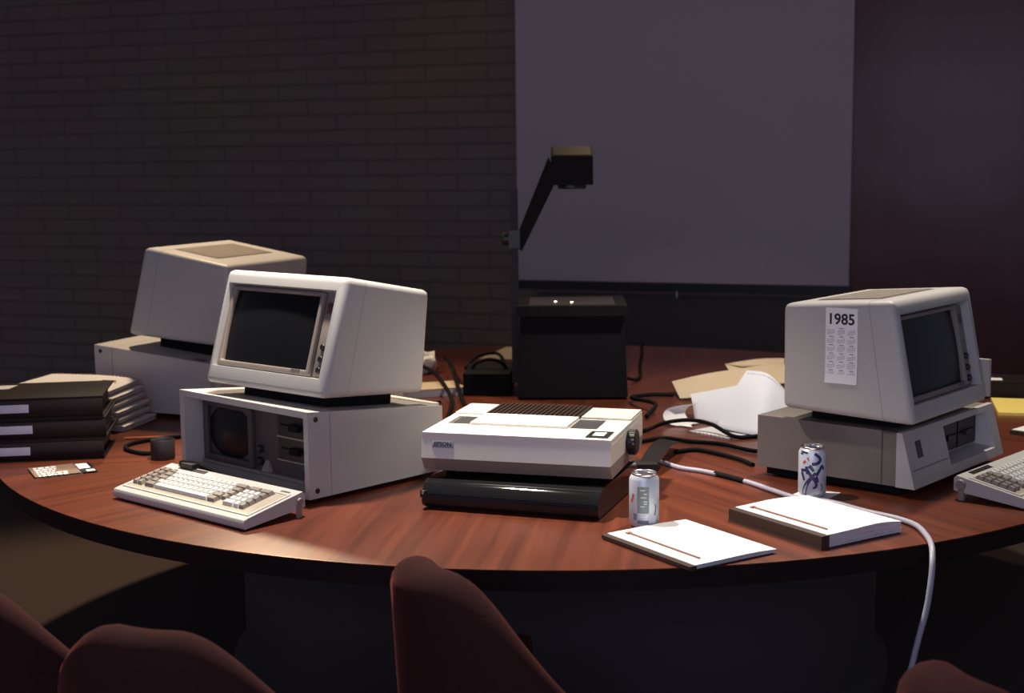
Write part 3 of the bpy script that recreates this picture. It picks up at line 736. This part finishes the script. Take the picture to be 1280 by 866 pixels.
# ------------------------------------------------------------------ spiral bound booklets
bk_lab = ['top white spiral booklet with red coil behind the black binders', 'second white spiral booklet from the top of the fanned stack', 'third white spiral booklet from the top of the fanned stack',
          'fourth white spiral booklet from the top of the fanned stack', 'fifth white spiral booklet from the top of the fanned stack', 'bottom white spiral booklet of the fanned stack on the table']
NB = 6
for k in range(NB):
    q = NB-1-k; hh = .0205
    t = thing('spiral_booklet', bk_lab[k], 'booklet', (-1.170+.009*k+(.006 if k % 2 else 0), 4.395+.004*(k % 2), T+q*.0238), R(-13), 'spiral booklets stacked behind the binders')
    L, D = .295, .205
    def bend(x, y): return -.0 if q == 0 else 0
    P = lambda z, e=0: [[(-L+L*i/10+e, -D+D*j/6, z-min(.030, .004+.0030*q)*max(0, (i-5)/5)**2*(1-.45*j/6)) for j in range(7)] for i in range(11)]
    b = MB()
    base = .0102 if q else .005
    for s in range(3):
        z1 = base+(hh-base+.0)*(s+1)/3
        b.sheet(P(z1-.0004, random.uniform(-.003, .002)), (hh-base)/3-.0006)
    b.obj('pages', 'booklet_pages', t, smooth=40)
    MB().sheet(P(hh+.0006), .0007).obj('front_cover', 'paper', t, smooth=40)
    b = MB()
    for s in range(24):
        x = -L+.012+s*(L-.024)/23; dz = -min(.030, .004+.0030*q)*max(0, (x/L*10+10-5)/5)**2*.55
        pts = [(x+.002*a/11, .003+.0098*math.cos(2*PI*a/11), .0122+dz+.0098*math.sin(2*PI*a/11)) for a in range(12)]
        b.tube(pts, .0016, 5)
    b.obj('coil_binding', 'red_coil', t)
    if k == 0:
        b = MB(); b.tube(spline([(-.075, -.085, hh-.0012), (-.05, -.084, hh-.002), (-.038, -.079, hh-.003), (-.03, -.085, hh-.0035), (-.045, -.089, hh-.002)], 5), .0016, 6); b.obj('cover_scribble', 'red_coil', t)

# floppy disk
t = thing('floppy_disk', 'floppy disk in a printed brown sleeve before the black binders', 'floppy disk', (-1.228, 3.577, T), R(27))
S = .165
MB().box(0, S*.72, 0, .125, 0, .0022).bevel(.0004, 1).obj('paper_sleeve', 'disk_brown', t)
MB().box(.055, S*.96, .004, .121, .0024, .0044).bevel(.0004, 1).obj('disk_jacket', 'black', t)
MB().box(0, S*.70, 0, .125, .0046, .0054).obj('sleeve_front', 'disk_brown', t, smooth=0)
MB().box(S*.72, S*.90, .050, .115, .0045, .0050).obj('disk_label', 'paper', t, smooth=0)
MB().box(S*.80, S*.93, .010, .032, .0045, .0049).obj('disk_tab', 'paper', t, smooth=0)
b = MB()
for r in range(5):
    x = .010; y = .112-r*.024
    while x < (.060 if r < 3 else .085):
        wd = random.uniform(.006, .016)
        b.box(x, x+wd, y-.0145, y, .00545, .0057)
        if random.random() < .7: b.box(x+.001, x+wd*.4, y-.0035-.0145, y-.0135, .00545, .0057)
        x += wd+.0028
b.obj('sleeve_print', 'paper', t, smooth=0)

# small pot, cord and pencil by the binders
tag(MB().lathe([(0, 0), (.030, 0), (.0325, .004), (.0325, .052), (.031, .055), (.029, .052), (.028, .045), (0, .044)], 40).obj('round_pot', 'pot_dark', loc=(-.957, 3.815, T)), 'small dark round pot beside the near left computer', 'pot')
def gz(p, z=0): return (p[0], p[1], T+z)
tag(MB().tube(spline([(-.985, 3.855, T+.008), (-1.03, 3.865, T+.006), (-1.085, 3.92, T+.006), (-1.095, 3.99, T+.006), (-1.04, 4.06, T+.006), (-.95, 4.10, T+.006), (-.85, 4.10, T+.006)], 10), .006, 8).obj('power_cord', 'rubber'), 'black cord looping on the table behind the round pot', 'cord')
t = thing('pencil', 'thin orange pencil on the table beside the spiral booklets', 'pencil', (-1.135, 4.085, T+.0042), R(8))
MB().tube([(0, 0, 0), (.20, 0, 0)], .004, 6).obj('shaft', 'orange', t)
MB().tube([(.20, 0, 0), (.215, 0, 0)], [.004, .0008], 6).obj('tip', 'manila', t)

# ------------------------------------------------------------------ grey cable over the table edge
ge = spline([(.36, 3.755, T+.008), (.385, 3.70, T+.006), (.43, 3.61, T+.006), (.488, 3.561, T+.006), (.545, 3.49, T+.006), (.589, 3.420, T+.006), (.635, 3.315, T+.008), (.668, 3.258, T+.0085), (.735, 3.222, T+.0075), (.80, 3.135, T+.006), (.845, 3.075, T+.007), (.872, 3.01, T+.008), (.872, 2.93, T+.008), (.862, 2.855, T+.006),
             (.853, 2.815, T-.015), (.847, 2.800, T-.05), (.838, 2.795, T-.11), (.822, 2.793, T-.175), (.805, 2.79, T-.25), (.790, 2.79, T-.32), (.778, 2.80, T-.42), (.765, 2.83, T-.55), (.75, 2.88, T-.68), (.72, 2.95, .008), (.60, 3.05, .008)], 8)
t = thing('cable', 'pale grey cable winding past the lettered can and hanging off the table edge', 'cable')
MB().tube(ge, .0062, 10).obj('cable_sheath', 'grey_cable', t, smooth=60)
o = MB().tube(spline([(.512, 3.535, T+.0062), (.545, 3.49, T+.0062), (.572, 3.449, T+.0062)], 6), .0069, 10).obj('cable_sleeve', 'rubber', t, smooth=60); o['label'] = 'dark sleeve'

# ------------------------------------------------------------------ overhead projector
t = thing('overhead_projector', 'black overhead projector with raised head standing before the white screen', 'projector', (.205, 4.83, T), R(-2))
MB().hexa([(-.185, -.15, .008), (.185, -.15, .008), (.185, .16, .008), (-.185, .16, .008), (-.172, -.148, .285), (.172, -.148, .285), (.172, .155, .285), (-.172, .155, .285)]).bevel(.008, 3).obj('base', 'ohp_black', t)
MB().grid_solid([-.182, -.145, .145, .182], [-.175, -.140, .145, .178], lambda i, j: not (i == 1 and j == 1), .284, .318).bevel(.005, 2).obj('stage_frame', 'charcoal', t)
MB().box(-.1445, .1445, -.1395, .1445, .286, .3165).obj('stage_glass', 'platen', t, smooth=0)
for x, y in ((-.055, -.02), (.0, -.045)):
    o = MB().lathe([(.0, .3166), (.0045, .3166), (.0045, .3180), (.002, .3190), (0, .3192)], 12, Matrix.Translation((x, y, 0))).obj('stage_glint', 'glint_glow', t)  # glowing studs standing in for lamp reflections in the stage glass
MB().box(-.202, -.178, -.10, -.07, .05, .702).bevel(.003, 2).obj('mast', 'mast', t)
MB().box(-.209, -.171, -.112, -.058, .505, .565).bevel(.004, 2).obj('focus_carriage', 'black', t)
MB().lathe([(0, 0), (.022, 0), (.022, .018), (.018, .022), (0, .022)], 24, basis((-.209, -.085, .535), (0, 1, 0), (0, 0, 1), (-1, 0, 0))).obj('focus_knob', 'black', t)
MB().hexa([(-.186, -.105, .500), (-.172, -.105, .500), (-.172, -.065, .500), (-.186, -.065, .500)] and
          [(-.195, -.102, .515), (-.165, -.102, .495), (-.165, -.068, .495), (-.195, -.068, .515), (-.075, -.102, .805), (-.045, -.102, .735), (-.045, -.068, .735), (-.075, -.068, .805)]).bevel(.004, 2).obj('arm', 'charcoal', t)
MB().hexa([(-.067, -.105, .712), (.072, -.105, .712), (.072, .03, .712), (-.067, .03, .712), (-.067, -.105, .806), (.072, -.105, .806), (.072, .03, .838), (-.067, .03, .838)]).bevel(.004, 2).obj('projection_head', 'charcoal', t)
o = MB().hexa([(-.060, -.099, .8085), (.065, -.099, .8085), (.065, .024, .8378), (-.060, .024, .8378), (-.060, -.099, .8105), (.065, -.099, .8105), (.065, .024, .8398), (-.060, .024, .8398)]).bevel(.0008, 1).obj('mirror_cover', 'head_top', t); o['label'] = 'top plate with warm lamplight in its colour'  # browner than the head: warm lamplight painted onto its top
MB().lathe([(0, 0), (.045, 0), (.048, .004), (.048, .016), (0, .016)], 32, Matrix.Translation((.002, -.04, .698))).obj('objective_lens', 'black', t)
for sx in (-.15, .15):
    for sy in (-.12, .13):
        MB().lathe([(0, 0), (.014, 0), (.012, .009), (0, .009)], 18, Matrix.Translation((sx, sy, 0))).obj('rubber_foot', 'rubber', t)
tag(MB().tube(spline([(.40, 4.95, T+.03), (.44, 5.02, T+.012), (.47, 5.15, T+.007), (.49, 5.40, T+.007), (.53, 5.75, T+.007), (.55, 5.98, T+.008), (.56, 6.045, T+.0), (.56, 6.07, T-.08), (.56, 6.08, .02)], 8), .006, 8).obj('power_cord', 'rubber'), 'black power cord running from the overhead projector off the far table edge', 'cord')

# ------------------------------------------------------------------ papers right of the printer
def quad_sheet(p00, p10, p11, p01, n=10, m=10, f=None, thick=.0008):
    P = []
    for i in range(n+1):
        u = i/n; row = []
        for j in range(m+1):
            v = j/m
            p = (Vector(p00)*(1-u)+Vector(p10)*u)*(1-v)+(Vector(p01)*(1-u)+Vector(p11)*u)*v
            if f: p = p+Vector((0, 0, f(u, v)))
            row.append(tuple(p))
        P.append(row)
    return P
t = thing('fanfold_paper', 'white printer paper with bluish light in its colour, draped in a heap behind the right computer', 'paper', (0, 0, T))
P = []
for i in range(17):
    v = i/16
    bot = [Vector(p) for p in ((.600, 4.12, .012), (.700, 4.03, .006), (.780, 4.09, .006), (.850, 4.16, .006))]
    top = [Vector(p) for p in ((.715, 4.285, .155), (.765, 4.255, .152), (.802, 4.245, .125), (.850, 4.26, .070))]
    row = spline([a*(1-v)+c*v+Vector((0, 0, .012*math.sin(v*PI))) for a, c in zip(bot, top)], 6)
    P.append([tuple(p) for p in row])
MB().sheet(P).obj('front_leaf', 'paper_lit_blue', t, smooth=60)
FL_ = P[15]
MB().sheet(quad_sheet((.555, 4.27, .004), (.645, 4.13, .008), (.740, 4.285, .118), (.556, 4.385, .066), f=lambda u, v: .010*math.sin(v*PI))).obj('rear_leaf', 'paper_lit_blue', t, smooth=60)
MB().sheet(quad_sheet((.715, 4.285, .154), (.850, 4.26, .069), (.87, 4.40, .004), (.74, 4.46, .004))).obj('back_leaf', 'paper_lit_blue', t, smooth=60)
hole = MB()
for k in range(14):
    p = Vector(FL_[1+k])+Vector((0, -.0012, .0008)); hole.lathe([(0, 0), (.002, 0), (.002, .0006), (0, .0006)], 8, Matrix.Translation(p))
hole.obj('sprocket_holes', 'binder_label', t)
t = thing('curled_printout', 'white curled printout end lying left of the paper heap', 'paper', (0, 0, T))
P = []
for i in range(13):
    a = PI*(.5+i/12*1.05)
    P.append([(.497+.045*math.cos(a)+j*.012, 4.21+.045*j/6+.02*math.sin(a), .030+.026*math.sin(a)) for j in range(7)])
P = P + [[(.535, 4.17+.012*j, .003) for j in range(7)]]
MB().sheet(P, .0012).obj('curled_leaf', 'paper', t, smooth=60)
t = thing('comb_booklet', 'white comb-bound booklet under the front of the paper heap', 'booklet', (.525, 4.115, T), R(-50))
MB().box(0, .15, -.01, .085, 0, .004).bevel(.001).obj('pages', 'paper_edge', t)
b = MB()
for k in range(9): b.box(.012+k*.0155, .021+k*.0155, -.014, -.006, .0005, .006)
b.bevel(.001, 1).obj('comb_binding', 'paper', t)
t = thing('manila_folder', 'open manila folder standing slightly ajar behind the printer paper', 'folder', (0, 0, T))
MB().sheet(quad_sheet((.560, 4.66, .003), (.880, 4.58, .003), (.90, 4.90, .003), (.57, 4.93, .003)), .0012).obj('folder_back', 'manila', t, smooth=60)
MB().sheet(quad_sheet((.556, 4.655, .006), (.80, 4.62, .012), (.82, 4.86, .075), (.545, 4.80, .040), f=lambda u, v: .006*math.sin(u*PI))).obj('folder_front', 'manila', t, smooth=60)
t = thing('manila_envelope', 'pale manila envelope bent upward beside the right monitor', 'envelope', (0, 0, T))
MB().sheet(quad_sheet((.795, 4.98, .004), (.99, 4.93, .008), (1.05, 5.20, .055), (.775, 5.12, .050), f=lambda u, v: .010*math.sin(u*PI)*v), .0022).obj('envelope_body', 'manila', t, smooth=60)
MB().sheet(quad_sheet((.775, 5.12, .0512), (1.05, 5.20, .0562), (1.02, 5.14, .050), (.83, 5.08, .047)), .0008).obj('envelope_flap', 'manila', t, smooth=60)

# papers and cords left of the projector
tag(MB().slab([(-.135, 5.665), (-.025, 6.005), (.12, 5.99), (.10, 5.62)], T, T+.0015).obj('manila_sheet', 'manila', smooth=0), 'flat manila sheet poking out behind the overhead projector', 'paper')
t = thing('paperback_manual', 'cream paperback manual with pale cover behind the near left monitor', 'book', (-.212, 4.945, T), R(20))
MB().box(-.22, 0, -.145, 0, 0, .026).bevel(.001).obj('pages', 'paper_edge', t)
MB().box(-.222, .002, -.147, .001, .0262, .0275).obj('front_cover', 'manila', t, smooth=0)
t = thing('crumpled_paper', 'crumpled white paper behind the paperback manual', 'paper', (-.345, 5.31, T))
b = MB(); bmesh.ops.create_icosphere(b.bm, subdivisions=3, radius=.06)
for v in b.bm.verts:
    v.co *= 1+.22*math.sin(v.co.x*91+1)*math.sin(v.co.y*77)*math.sin(v.co.z*83+.5)
    v.co.z = max(v.co.z*.8, -.035)+.036
b.obj('paper_ball', 'paper', t, smooth=20)
MB().sheet(quad_sheet((-.05, .02, .01), (.05, .05, .012), (.045, .13, .062), (-.02, .12, .045), 4, 4, f=lambda u, v: .01*math.sin(u*9))).obj('paper_corner', 'paper', t, smooth=20)
t = thing('bag', 'low black rounded bag lying left of the overhead projector', 'bag', (-.075, 4.90, T), R(-4))
b = MB().box(-.085, .075, -.12, .14, 0, .075).bevel(.03, 4); b.obj('bag_body', 'ohp_black', t)
MB().tube(spline([(-.07, .0, .066), (-.05, .0, .095), (0, 0, .108), (.04, 0, .095), (.06, 0, .066)], 8), .006, 8).obj('bag_strap', 'rubber', t)
cords = [
 ([(-.26, 5.50, T+.03), (-.24, 5.30, T+.045), (-.215, 5.12, T+.045), (-.20, 4.90, T+.046), (-.172, 4.68, T+.013), (-.15, 4.50, T+.011), (-.13, 4.20, T+.011), (-.16, 3.95, T+.011)], 'black cord arching from behind the near left monitor to the printer', .007),
 ([(-.37, 5.17, T+.06), (-.30, 5.06, T+.052), (-.245, 4.85, T+.042), (-.20, 4.62, T+.012), (-.20, 4.30, T+.009), (-.19, 4.05, T+.009)], 'black cord over the paperback manual corner', .007),
 ([(-.24, 4.62, T+.008), (-.30, 4.50, T+.008), (-.345, 4.38, T+.008), (-.32, 4.25, T+.008), (-.27, 4.20, T+.008)], 'black cord coiled behind the near left computer', .0065),
 ([(-.165, 5.02, T+.06), (-.13, 5.20, T+.075), (-.06, 5.27, T+.078), (-.03, 5.16, T+.06), (-.02, 5.06, T+.01)], 'black cord arching over the black bag', .006),
 ([(.41, 4.30, T+.012), (.45, 4.42, T+.03), (.39, 4.60, T+.02), (.47, 4.70, T+.012), (.54, 4.71, T+.009)], 'black cord tangled beside the projector foot', .007),
 ([(.315, 4.03, T+.007), (.40, 4.12, T+.008), (.45, 4.125, T+.026), (.52, 4.12, T+.034), (.58, 4.08, T+.028), (.64, 3.995, T+.007), (.74, 4.03, T+.007), (.88, 4.12, T+.007)], 'thick black cord crossing in front of the paper heap', .006),
 ([(.34, 3.93, T+.007), (.43, 3.99, T+.007), (.50, 3.94, T+.007), (.58, 3.90, T+.007), (.66, 3.80, T+.007), (.74, 3.82, T+.007)], 'black cord lying flat between printer and right computer', .006),
 ([(.44, 3.80, T+.0065), (.50, 3.83, T+.0065), (.55, 3.78, T+.0065), (.60, 3.70, T+.0065), (.625, 3.63, T+.0065)], 'black cord running to the left side of the right computer', .006),
]
for pts, lab, r in cords:
    tag(MB().tube(spline(pts, 8), r, 8).obj('power_cord', 'rubber', smooth=60), lab, 'cord')
t = thing('ribbon_cable', 'flat grey ribbon cable leaving the side of the printer', 'cable', (0, 0, T))
MB().sheet(quad_sheet((.325, 3.58, .030), (.365, 3.545, .026), (.475, 3.86, .020), (.430, 3.90, .022), f=lambda u, v: .022*math.sin(v*PI))).obj('ribbon', 'charcoal', t, smooth=60)
MB().box(.305, .365, 3.54, 3.60, .004, .030).bevel(.003).obj('connector', 'black', t)

# ------------------------------------------------------------------ upholstered tub chairs
def tub_chair(label, loc, yaw, dh=0., group='rust red tub chairs round the table'):
    # the chair looks along local +y, its back is at -y
    t = thing('tub_chair', label, 'chair', (loc[0], loc[1], 0), yaw, group)
    hb, ha = .865+dh, .60+dh; ro = .268
    b = MB(); rings = []; NA = 60
    def ss(x): x = max(0, min(1, x)); return x*x*(3-2*x)
    for i in range(NA+1):
        th = R(-112+224*i/NA); d = abs(math.degrees(th))
        top = hb-(hb-ha)*ss((d-12)/82)+.018*math.exp(-((d-104)/12)**2)
        th_k = .088-.036*ss((d-20)/60)
        zb = .40+dh
        prof = []
        lean = .022*(1-ss(d/90))
        rt = th_k/2
        for s in range(9): prof.append((ro+lean*s/8, zb+(top-rt-zb)*s/8))
        for s in range(1, 8):
            a = PI*s/8; prof.append((ro+lean-rt+rt*math.cos(a), top-rt+rt*math.sin(a)))
        for s in range(8, -1, -1): prof.append((ro+lean*s/8-th_k, zb+(top-rt-zb)*s/8))
        a = -PI/2+th
        rings.append([b.bm.verts.new((r*math.cos(a), r*math.sin(a), z)) for r, z in prof])
    n = len(rings[0])
    for A, B in zip(rings, rings[1:]):
        for k in range(n): b.face([A[k], B[k], B[(k+1) % n], A[(k+1) % n]])
    b.face(rings[0]); b.face(rings[-1][::-1])
    b.bevel(.012, 3, 60)
    b.obj('back_shell', 'fabric', t, smooth=60)
    z = .34+dh
    MB().lathe([(0, z), (.20, z), (.235, z+.01), (.245, z+.04), (.24, z+.08), (.215, z+.105), (.12, z+.115), (0, z+.116)], 48).obj('seat', 'fabric', t, smooth=60)
    MB().lathe([(0, z-.012), (.23, z-.012), (.24, z-.001), (0, z-.001)], 40).obj('seat_pan', 'black', t)
    MB().lathe([(.0, .07), (.035, .07), (.03, .12), (.024, .13), (.024, z-.012), (0, z-.012)], 24).obj('pedestal', 'black', t)
    for k in range(5):
        a = 2*PI*k/5+.3; c, s = math.cos(a), math.sin(a)
        l = MB().tube([(.02*c, .02*s, .095), (.15*c, .15*s, .082), (.27*c, .27*s, .062)], [.018, .015, .012], 8).obj('leg', 'black', t)
        MB().lathe([(0, -.011), (.020, -.011), (.025, -.006), (.025, .006), (.020, .011), (0, .011)], 20, basis((.27*c, .27*s, .025), (c, s, 0), (0, 0, 1), (s, -c, 0))).obj('caster', 'rubber', l)
        MB().tube([(.27*c, .27*s, .062), (.27*c, .27*s, .028)], .006, 6).obj('caster_stem', 'black', l)
    return t
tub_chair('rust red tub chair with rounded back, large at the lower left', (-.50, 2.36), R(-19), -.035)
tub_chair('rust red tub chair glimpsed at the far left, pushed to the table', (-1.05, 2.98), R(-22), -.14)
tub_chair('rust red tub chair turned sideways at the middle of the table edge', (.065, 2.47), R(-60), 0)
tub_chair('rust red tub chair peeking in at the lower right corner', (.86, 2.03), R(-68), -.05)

# ------------------------------------------------------------------ light
def spot(name, x, y, z, power, col, size, ang=100, blend=.6, tx=None, ty=None):
    l = bpy.data.lights.new(name, 'SPOT'); l.energy = power; l.color = col; l.shadow_soft_size = size
    l.spot_size = R(ang); l.spot_blend = blend
    o = bpy.data.objects.new(name, l); C.objects.link(o); o.location = (x, y, z)
    if tx is not None:
        o.rotation_euler = (Vector((tx, ty, T))-Vector((x, y, z))).to_track_quat('-Z', 'Y').to_euler()
    return o
WARM = (1., .90, .76); TAN = (1., .76, .50)
spot('ceiling_lamp', -.5, 3.55, 2.7, 330, WARM, .06, 78, .4, -.45, 2.9)
spot('ceiling_lamp', 1.0, 3.92, 2.7, 155, WARM, .06, 84, .45)
spot('ceiling_lamp', -1.15, 5.3, 2.7, 165, TAN, .06, 84, .5, -1.15, 4.5)
spot('ceiling_lamp', .5, 5.6, 2.7, 40, TAN, .06)
l = bpy.data.lights.new('ceiling_bulb', 'POINT'); l.energy = 9; l.color = (.85, .88, 1.); l.shadow_soft_size = .06
o = bpy.data.objects.new('ceiling_bulb', l); C.objects.link(o); o.location = (-.15, .7, 2.62)
l = bpy.data.lights.new('window_light', 'AREA'); l.shape = 'RECTANGLE'; l.size = 2.6; l.size_y = 1.4; l.energy = 37; l.color = (.64, .67, 1.)
o = bpy.data.objects.new('window_light', l); C.objects.link(o); o.location = (-.6, -1.2, 1.9)
o.rotation_euler = (Vector((.1, 4.2, .9))-Vector(o.location)).to_track_quat('-Z', 'Y').to_euler()
wd = bpy.data.worlds.new('world'); bpy.context.scene.world = wd; wd.use_nodes = True
wd.node_tree.nodes['Background'].inputs[0].default_value = (.72, .74, 1., 1); wd.node_tree.nodes['Background'].inputs[1].default_value = .15

# ------------------------------------------------------------------ camera
cd = bpy.data.cameras.new('camera'); cd.lens = 50; cd.sensor_width = 36; cd.sensor_fit = 'HORIZONTAL'
co = bpy.data.objects.new('camera', cd); C.objects.link(co)
co.matrix_world = Matrix.Translation((0, 0, T+.815)) @ Matrix.Rotation(R(90-7.7), 4, 'X') @ Matrix.Rotation(R(-.6), 4, 'Z')
cd.dof.use_dof = True; cd.dof.focus_distance = 3.25; cd.dof.aperture_fstop = 4.5
cd.clip_start = .05
sc = bpy.context.scene; sc.camera = co
sc.view_settings.view_transform = 'Standard'; sc.view_settings.look = 'None'
sc.view_settings.exposure = 0; sc.view_settings.gamma = 1; sc.view_settings.use_curve_mapping = False
